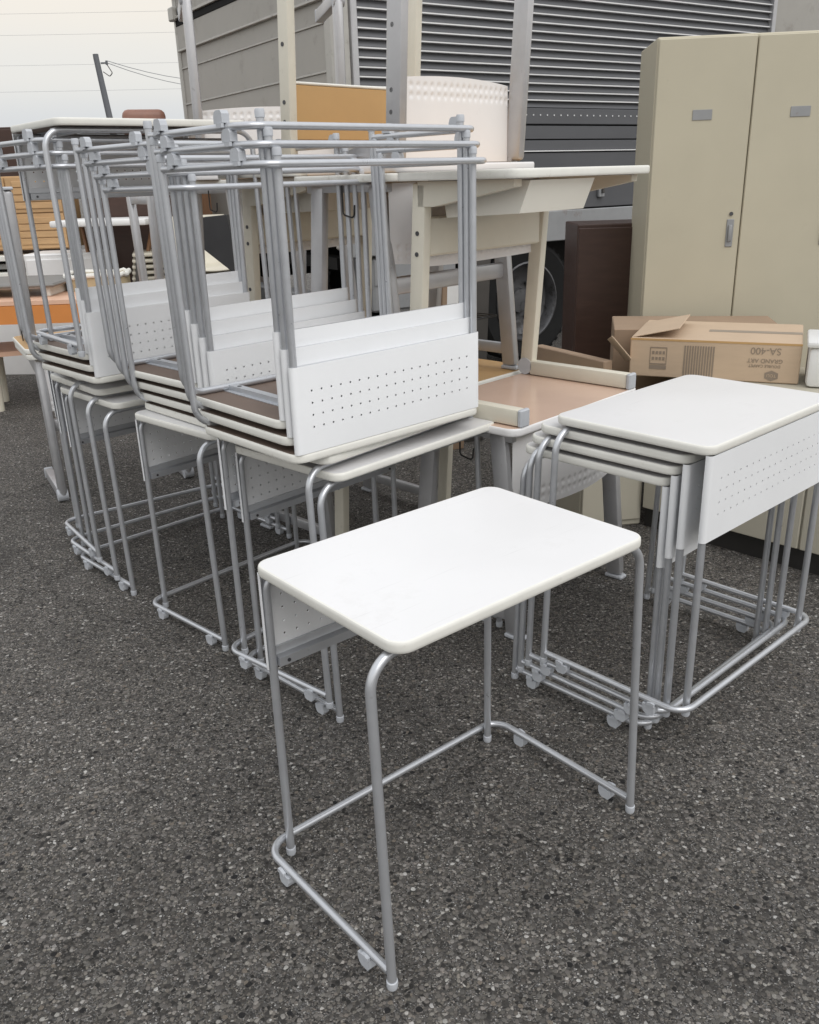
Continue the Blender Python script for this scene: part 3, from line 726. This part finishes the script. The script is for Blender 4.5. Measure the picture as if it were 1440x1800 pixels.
# ------------------------------------------------------------------ right side: locker, low cabinets, cartons
LK = thing('steel_locker', 'tall beige steel locker standing behind the cartons on the right', 'locker', (1.22, 4.55, 0), (0, 0, -0.10))
part('body', MB().b2((0, 0.012, 0.06), (1.35, 0.5, 1.96), 0.006), 'locker_beige', LK)
part('plinth', MB().b2((0.01, 0.03, 0), (1.34, 0.49, 0.06)), 'plinth_black', LK)
for k in range(3):
    d_ = part('door', MB().b2((0.006 + k * 0.448, -0.008, 0.07), (0.448 + k * 0.448, 0.011, 1.95), 0.004), 'locker_beige', LK)
    hx = 0.385 + k * 0.448
    part('handle', MB().b2((hx, -0.013, 1.02), (hx + 0.034, -0.0085, 1.15), 0.002).b2((hx + 0.008, -0.024, 1.045), (hx + 0.026, -0.0135, 1.125), 0.005, 2), 'rail_grey', d_)
    part('lock', MB().cyl((hx + 0.017, -0.0085, 1.175), (hx + 0.017, -0.014, 1.175), 0.009, 12), 'screw', d_)
    part('card_holder', MB().b2((0.18 + k * 0.448, -0.0115, 1.60), (0.27 + k * 0.448, -0.0085, 1.645), 0.001), 'rail_grey', d_)
CA = math.atan2(-0.54, 0.50)
C1 = thing('low_cabinet', 'low cream cabinet with black plinth behind the right desk stack', 'cabinet', (0.965, 3.375, 0), (0, 0, CA))
part('body', MB().b2((0, 0, 0.085), (1.3, 0.9, 0.55), 0.006), 'cabinet_cream', C1)
part('plinth', MB().b2((0.0, 0.02, 0.0), (1.29, 0.88, 0.085)), 'plinth_black', C1)
for k in range(2): part('door', MB().b2((0.004 + k * 0.65, -0.012, 0.09), (0.646 + k * 0.65, -0.001, 0.545), 0.003), 'cabinet_cream', C1)
C2 = thing('side_cabinet', 'cream side cabinet in shade behind the right desk stack', 'cabinet', (0.70, 3.36, 0), (0, 0, 0.16))
part('body', MB().b2((0, 0, 0.0), (0.27, 0.8, 0.53), 0.006), 'cabinet_cream', C2)
part('door', MB().b2((0.006, -0.013, 0.03), (0.262, -0.001, 0.52), 0.003), 'cabinet_cream', C2)
def carton(label, lo, hi, loc, rz, m='carton'):
    t = thing('carton', label, 'carton', loc, (0, 0, rz), 'cardboard cartons on the right')
    part('box', MB().b2(lo, hi, 0.004), m, t)
    return t
cx0, cy0 = 1.02, 3.77
cyaw = math.atan2(-0.20, 0.46)
CT = carton('brown carpet tile carton lying upside down on the low cabinet, printed side to the camera', (0, 0, 0), (0.68, 0.50, 0.165), (cx0 - 0.045, cy0 + 0.0, 0.552), cyaw)
part('flap', MB().box((-0.055, 0.05, 0.105), (0.004, 0.22, 0.13), 0.001, Matrix.Rotation(-0.75, 3, 'Y') @ Matrix.Rotation(0.35, 3, 'Z')), 'carton', CT, 'torn open end flap')
part('tape', MB().b2((0.0, -0.0012, 0.156), (0.68, 0.0, 0.164)), 'tan_board', CT)
part('flap', MB().box((0.10, 0.215, 0.186), (0.20, 0.40, 0.004), 0.001, Matrix.Rotation(-0.22, 3, 'Y')), 'carton', CT, 'half lifted top flap')
part('tape', MB().b2((0.30, 0.22, 0.1653), (0.678, 0.275, 0.1660)), 'taupe', CT)
mb = MB()
for k in range(12): mb.b2((0.225 + k * 0.0105, -0.0016, 0.012), (0.231 + k * 0.0105, -0.0006, 0.140))
part('barcode_print', mb, 'carton_ink', CT)
mb = MB()
mb.b2((0.085, -0.0016, 0.125), (0.155, -0.0006, 0.129)).b2((0.085, -0.0016, 0.055), (0.155, -0.0006, 0.060)).b2((0.085, -0.0016, 0.06), (0.0875, -0.0006, 0.125)).b2((0.1525, -0.0016, 0.06), (0.155, -0.0006, 0.125)).b2((0.085, -0.0016, 0.035), (0.155, -0.0006, 0.052))
for i in range(4):
    for j in range(2): mb.b2((0.094 + i * 0.0145, -0.0016, 0.074 + j * 0.025), (0.103 + i * 0.0145, -0.0006, 0.087 + j * 0.025))
part('care_symbols_print', mb, 'carton_ink', CT)
mb = MB()
mb.add([(0.575 + 0.030 * math.cos(a), -0.0012, 0.030 + 0.022 * math.sin(a)) for a in [PI / 6 + k * PI / 3 for k in range(6)]], [[0, 1, 2, 3, 4, 5]])
part('emblem_print', mb, 'carton_ink', CT)
def lettering(txt, size, x, y, z, parent, m, rot):
    cu = bpy.data.curves.new('lettering', 'FONT'); cu.body = txt; cu.size = size; cu.align_x = 'CENTER'; cu.extrude = 0.0003
    o = bpy.data.objects.new('tmp_text', cu); COL.objects.link(o)
    me = bpy.data.meshes.new_from_object(o.evaluated_get(bpy.context.evaluated_depsgraph_get()))
    bpy.data.objects.remove(o); me.materials.clear(); me.materials.append(MATS[m])
    q = obj('lettering', me, parent); q.location = (x, y, z); q.rotation_euler = rot
    return q
UPS = (PI / 2, PI, 0)                                   # lettering upside down on the -y face
for txt, s_, x, z in (('SA-400', 0.040, 0.545, 0.143), ('GRAND ART', 0.024, 0.545, 0.098), ('DOUBLE CARPET', 0.016, 0.545, 0.074)):
    lettering(txt, s_, x, -0.0012, z, CT, 'carton_ink', UPS)
lettering('TOLI', 0.017, 0.575, -0.0018, 0.036, CT, 'carton', UPS)
carton('large brown carton standing behind the printed carton', (0, 0, 0), (0.75, 0.4, 0.70), (0.98, 4.10, 0), -0.2, 'carton_dark')
carton('tall folded brown carton leaning behind the pinkish desk', (0, 0, 0), (0.05, 0.5, 0.62), (0.86, 3.75, 0.0), 0.5, 'carton_dark')
fb = MB().b2((0, 0, 0), (0.4, 0.3, 0.16), 0.02, 2).b2((-0.01, -0.01, 0.16), (0.41, 0.31, 0.185), 0.01, 2)
solo('foam_box', fb, 'plain_white', 'white box with lid at the right edge beside the printed carton', 'box', None, (1.60, 3.44, 0.552), (0, 0, cyaw))
# leaning panels and cartons between desks and truck
for k, (x, y, m, h_, lab) in enumerate(((0.24, 4.55, 'carton_dark', 0.95, 'brown flat carton with white label leaning by the truck'), (0.36, 4.70, 'steel_dark', 1.0, 'dark flat panel leaning beside the brown carton by the truck'), (0.10, 4.62, 'mid_wood', 1.0, 'wooden board leaning left of the brown carton by the truck'))):
    t = thing('leaning_board', lab, 'board', (x, y, 0), (0.1, 0, 0.3), 'boards leaning by the truck')
    part('board', MB().b2((-0.07, 0, 0), (0.07, 0.04, h_), 0.003), m, t)
    if k == 0: part('paper_label', MB().b2((-0.045, -0.0015, 0.72), (0.015, -0.0003, 0.92)), 'paper_white', t)

# ------------------------------------------------------------------ background furniture on the left
WC = thing('oak_cabinet', 'light oak cabinet with louvred fronts in the left background', 'cabinet', (-3.55, 7.4, 0.93), (0, 0, 0.05))
part('carcass', MB().b2((0, 0.02, 0), (0.86, 0.45, 0.56), 0.004), 'oak', WC)
for i in range(2):
    for j in range(2):
        x0, z0 = 0.01 + i * 0.425, 0.01 + j * 0.275
        d_ = part('drawer', MB().b2((x0, 0.004, z0), (x0 + 0.415, 0.019, z0 + 0.265), 0.002), 'oak', WC)
        mb = MB()
        for q in range(4): mb.b2((x0 + 0.05, -0.006, z0 + 0.03 + q * 0.054), (x0 + 0.365, 0.0035, z0 + 0.076 + q * 0.054), 0.003)
        part('louvre', mb, 'oak', d_)
t = thing('table_stack', 'stack of flat slate coloured tabletops under the oak cabinet', 'tabletops', (-3.6, 7.3, 0))
for k in range(5): part('slab', MB().b2((0, 0.03 * (k % 2), 0.60 + k * 0.064), (1.0 - 0.02 * (k % 3), 0.55, 0.64 + k * 0.064), 0.004), 'slate' if k % 2 else 'cream_edge', t)
for x in (0.05, 0.95):
    for y in (0.06, 0.5): part('leg', MB().cyl((x, y, 0), (x, y, 0.60), 0.025), 'steel_dark', t)
t = thing('orange_table', 'orange edged rounded table with taupe legs in the left background', 'table', (-2.75, 6.0, 0))
part('tabletop', MB().prism(rrect(0.85, 0.42, 0.10), 'z', 0.715, 0.74), 'peach_top', t)
part('apron', MB().prism(rrect(0.855, 0.425, 0.105), 'z', 0.60, 0.712), 'orange_edge', t)
for sx in (-1, 1):
    for sy in (-1, 1): part('leg', MB().tube([(sx * 0.7, sy * 0.3, 0), (sx * 0.7, sy * 0.3, 0.60)], [0.035, 0.045], 16), 'taupe', t)
t = thing('glass_tray_table', 'low glass topped table standing on the orange table', 'table', (-2.72, 6.05, 0.7405))
part('tray', MB().b2((-0.5, -0.3, 0.06), (0.5, 0.3, 0.085), 0.01), 'slate', t)
for sx in (-1, 1): part('foot', MB().b2((sx * 0.42 - 0.03, -0.25, 0), (sx * 0.42 + 0.03, 0.25, 0.06), 0.005), 'cream_edge', t)
t = thing('peach_bench', 'low peach topped bench on cream legs by the far left desks', 'bench', (-2.55, 6.0, 0), (0, 0, 0.3))
part('seat', MB().prism(rrect(0.32, 0.22, 0.06), 'z', 0.37, 0.40), 'peach_top', t)
for sx in (-1, 1):
    for sy in (-1, 1): part('leg', MB().tube([(sx * 0.24, sy * 0.15, 0), (sx * 0.24, sy * 0.15, 0.37)], [0.03, 0.045], 14), 'shell_cream', t)
solo('white_screen', MB().b2((-1.1, 0, 0.0), (0.3, 0.03, 0.52), 0.004).b2((-1.1, -0.08, 0.0), (-1.06, 0.1, 0.03)).b2((0.26, -0.08, 0.0), (0.3, 0.1, 0.03)), 'plain_white', 'low white board standing on the asphalt at the far left', 'board', None, (-3.1, 7.0, 0), (0, 0, -0.1))
def wardrobe(label, x, y, w_, d_, h_, m, rz=0, doors=2):
    t = thing('wardrobe', label, 'wardrobe', (x, y, 0), (0, 0, rz), 'brown wardrobes in the background')
    part('carcass', MB().b2((0, 0.02, 0), (w_, d_, h_), 0.006), m, t)
    for k in range(doors):
        dw = w_ / doors
        q = part('door', MB().b2((k * dw + 0.004, 0.0, 0.06), ((k + 1) * dw - 0.004, 0.019, h_ - 0.02), 0.003), m, t)
        part('knob', MB().tube([(k * dw + dw * 0.85, -0.025, h_ * 0.5), (k * dw + dw * 0.85, -0.01, h_ * 0.5), (k * dw + dw * 0.85, 0.0, h_ * 0.5)], [0.012, 0.015, 0.008], 10), 'alu_leg', q)
    return t
wardrobe('dark brown wardrobe behind the oak cabinet at the left edge', -4.1, 8.3, 1.0, 0.5, 1.90, 'dark_wood')
wardrobe('dark brown wardrobe behind the white tabletops', -2.75, 8.1, 0.85, 0.5, 1.72, 'dark_wood', 0.03)
wardrobe('low dark wood cabinet between the truck wheel and the beige locker', 0.97, 5.0, 0.40, 0.4, 1.12, 'dark_wood', 0.0, 1)
wardrobe('middle brown wardrobe beside the truck', -1.80, 7.9, 0.55, 0.5, 1.75, 'mid_wood', 0.02, 1)
t = thing('white_table', 'white topped folding table in front of the dark wardrobe', 'table', (-2.2, 7.0, 0), (0, 0, -0.06))
part('tabletop', MB().b2((-0.36, -0.25, 1.12), (0.36, 0.25, 1.165), 0.012, 2), 'plain_white', t)
for sx in (-1, 1): part('leg', MB().bar((sx * 0.05, -0.2, 0.0), (sx * 0.28, 0.15, 1.12), 0.04, 0.02, 0.003, (1, 0, 0)), 'mid_wood', t)
solo('white_drawer_unit', MB().b2((-0.3, -0.2, 0.0), (0.3, 0.2, 0.92), 0.01).b2((-0.28, -0.215, 0.05), (0.28, -0.2, 0.45), 0.004).b2((-0.28, -0.215, 0.47), (0.28, -0.2, 0.88), 0.004), 'plain_white', 'white drawer unit under the white table in the background', 'drawer unit', None, (-2.62, 7.25, 0))
st0 = None
for k in range(6):
    t = thing('stacking_stool', ['lowest', 'second', 'third', 'fourth', 'fifth', 'topmost'][k] + ' cream stool of the stack in front of the dark wardrobe', 'stool', (-1.95 + 0.012 * k, 7.2 - 0.02 * k, 0.045 * k), (0, 0, 0.25), 'stack of cream stools')
    part('seat', MB().b2((-0.19, -0.19, 0.66), (0.19, 0.19, 0.69), 0.012, 2), 'shell_cream', t)
    for sx in (-1, 1):
        for sy in (-1, 1): part('leg', MB().tube([(sx * 0.2, sy * 0.2, 0), (sx * 0.16, sy * 0.16, 0.66)], 0.011, 8), 'steel_dark', t)
for k in range(7):
    t = thing('shell_chair', ['lowest', 'second', 'third', 'fourth', 'fifth', 'sixth', 'topmost'][k] + ' cream shell chair of the tall stack beside the truck', 'chair', (-1.48 + 0.012 * k, 6.75 - 0.02 * k, 0.062 * k), (0, 0, 0.5), 'stack of cream shell chairs')
    mb = MB(); P_ = [(-0.22, 0.43), (-0.18, 0.445), (0.10, 0.43), (0.18, 0.45), (0.22, 0.52), (0.26, 0.80)]
    nn = 9; vs_ = []
    for y, z in P_:
        for i in range(nn): s_ = 2 * i / (nn - 1) - 1; vs_.append((0.22 * s_, y - 0.05 * s_ * s_ * (z > 0.5), z + 0.025 * s_ * s_ * (z < 0.5)))
    mb.add(vs_, [[j * nn + i, j * nn + i + 1, (j + 1) * nn + i + 1, (j + 1) * nn + i] for j in range(len(P_) - 1) for i in range(nn - 1)])
    o2 = part('shell', mb, 'shell_cream', t); md = o2.modifiers.new('thick', 'SOLIDIFY'); md.thickness = 0.012
    for sx in (-1, 1): part('leg_frame', MB().tube(fillet([(sx * 0.22, -0.22, 0), (sx * 0.2, -0.16, 0.425), (sx * 0.2, 0.16, 0.425), (sx * 0.22, 0.24, 0)], 0.03, 4), 0.011, 8), 'alu_leg', t)
t = thing('rope_cushion', 'beige cushion with twisted rope edge lying on the orange table', 'cushion', (-2.08, 6.2, 0.7405), (0, 0, 0.2))
mb = MB(); R_ = rrect(0.2, 0.16, 0.08)
part('pad', MB().prism(R_, 'z', 0.0, 0.085), 'beige_cloth', t)
part('rope', MB().tube([(x, y, 0.095 + 0.006 * math.sin(i * 1.9)) for i, (x, y) in enumerate(R_ + R_[:1])], 0.016, 8), 'cream_edge', t)
t = thing('brown_armchair', 'brown leather chair back showing over the desks against the sky', 'armchair', (-1.99, 7.6, 1.465), (0, 0, 0.3))
part('backrest', MB().b2((-0.17, 0.14, 0.10), (0.17, 0.27, 0.50), 0.05, 3), 'leather_brown', t)
part('seat', MB().b2((-0.22, -0.25, 0.06), (0.22, 0.13, 0.16), 0.03, 3), 'leather_brown', t)
for sx in (-1, 1): part('leg', MB().b2((sx * 0.18 - 0.02, -0.2, 0.0), (sx * 0.18 + 0.02, 0.2, 0.06), 0.004), 'dark_wood', t)
solo('side_cupboard', MB().b2((-0.35, -0.3, 0), (0.35, 0.3, 1.425), 0.006).b2((-0.34, -0.315, 0.05), (-0.005, -0.3, 1.38), 0.003).b2((0.005, -0.315, 0.05), (0.34, -0.3, 1.38), 0.003).b2((-0.37, -0.32, 1.425), (0.37, 0.32, 1.465), 0.004), 'dark_wood', 'dark cupboard carrying the brown leather chair', 'cupboard', None, (-2.12, 7.62, 0), (0, 0, 0.03))
sm = thing('black_lamp_unit', 'black plastic unit with a round knob beside the cream chairs', 'lamp unit', (-1.10, 5.6, 0))
part('hood', MB().prism([(-0.09, 1.20), (0.06, 1.21), (0.10, 0.98), (0.10, 0.84), (0.04, 0.90), (-0.10, 1.02)], 'y', -0.06, 0.06), 'dark_plastic', sm)
part('knob', MB().cyl((-0.10, -0.05, 1.05), (-0.10, 0.05, 1.05), 0.035, 14), 'dark_plastic', sm)
part('post', MB().b2((0.05, -0.03, 0.0), (0.11, 0.03, 0.90), 0.004), 'steel_dark', sm)
part('base', MB().b2((-0.2, -0.12, 0.0), (0.2, 0.12, 0.03), 0.004), 'red_paint', sm)

# ------------------------------------------------------------------ utility pole and power lines
t = thing('utility_pole', 'concrete utility pole far away against the pale sky', 'utility pole', (-11.9, 40, 0))
part('shaft', MB().tube([(0.35, 0, 0), (-0.26, 0, 6.30), (-0.265, 0, 6.45)], [0.16, 0.112, 0.112], 16), 'pole', t)
part('insulator', MB().cyl((-0.1, 0, 6.12), (0.16, 0, 6.12), 0.03, 8).cyl((0.14, 0, 6.05), (0.14, 0, 6.2), 0.05, 8), 'pole', t)
part('cable_loop', MB().tube(fillet([(-0.05, 0, 5.8), (0.2, 0, 5.62), (0.32, 0, 5.75), (0.15, 0, 6.05)], 0.05, 4), 0.02, 6), 'steel_dark', t)
def wire_line(label, pts, r):
    solo('power_line', MB().tube(pts, r, 5), 'wire', label, 'power line', 'power lines across the sky')
def sag(a, b, s_, n_=14):
    a, b = Vector(a), Vector(b)
    return [a.lerp(b, k / n_) - Vector((0, 0, s_ * 4 * (k / n_) * (1 - k / n_))) for k in range(n_ + 1)]
wire_line('upper cable sagging from the utility pole to the truck', sag((-11.75, 40, 6.2), (-6.0, 62, 8.4), 0.9), 0.014)
wire_line('lower cable sagging from the utility pole to the truck', sag((-11.75, 40, 6.12), (-6.0, 62, 8.0), 1.0), 0.014)
for k, z in enumerate((11.3, 13.6, 16.2, 18.0, 20.3, 23.0)):
    wire_line(['lowest', 'second', 'third', 'fourth', 'fifth', 'highest'][k] + ' of the faint level power lines crossing the sky', sag((-80, 95, z), (30, 95, z - 1.0), 0.6, 24), 0.010)
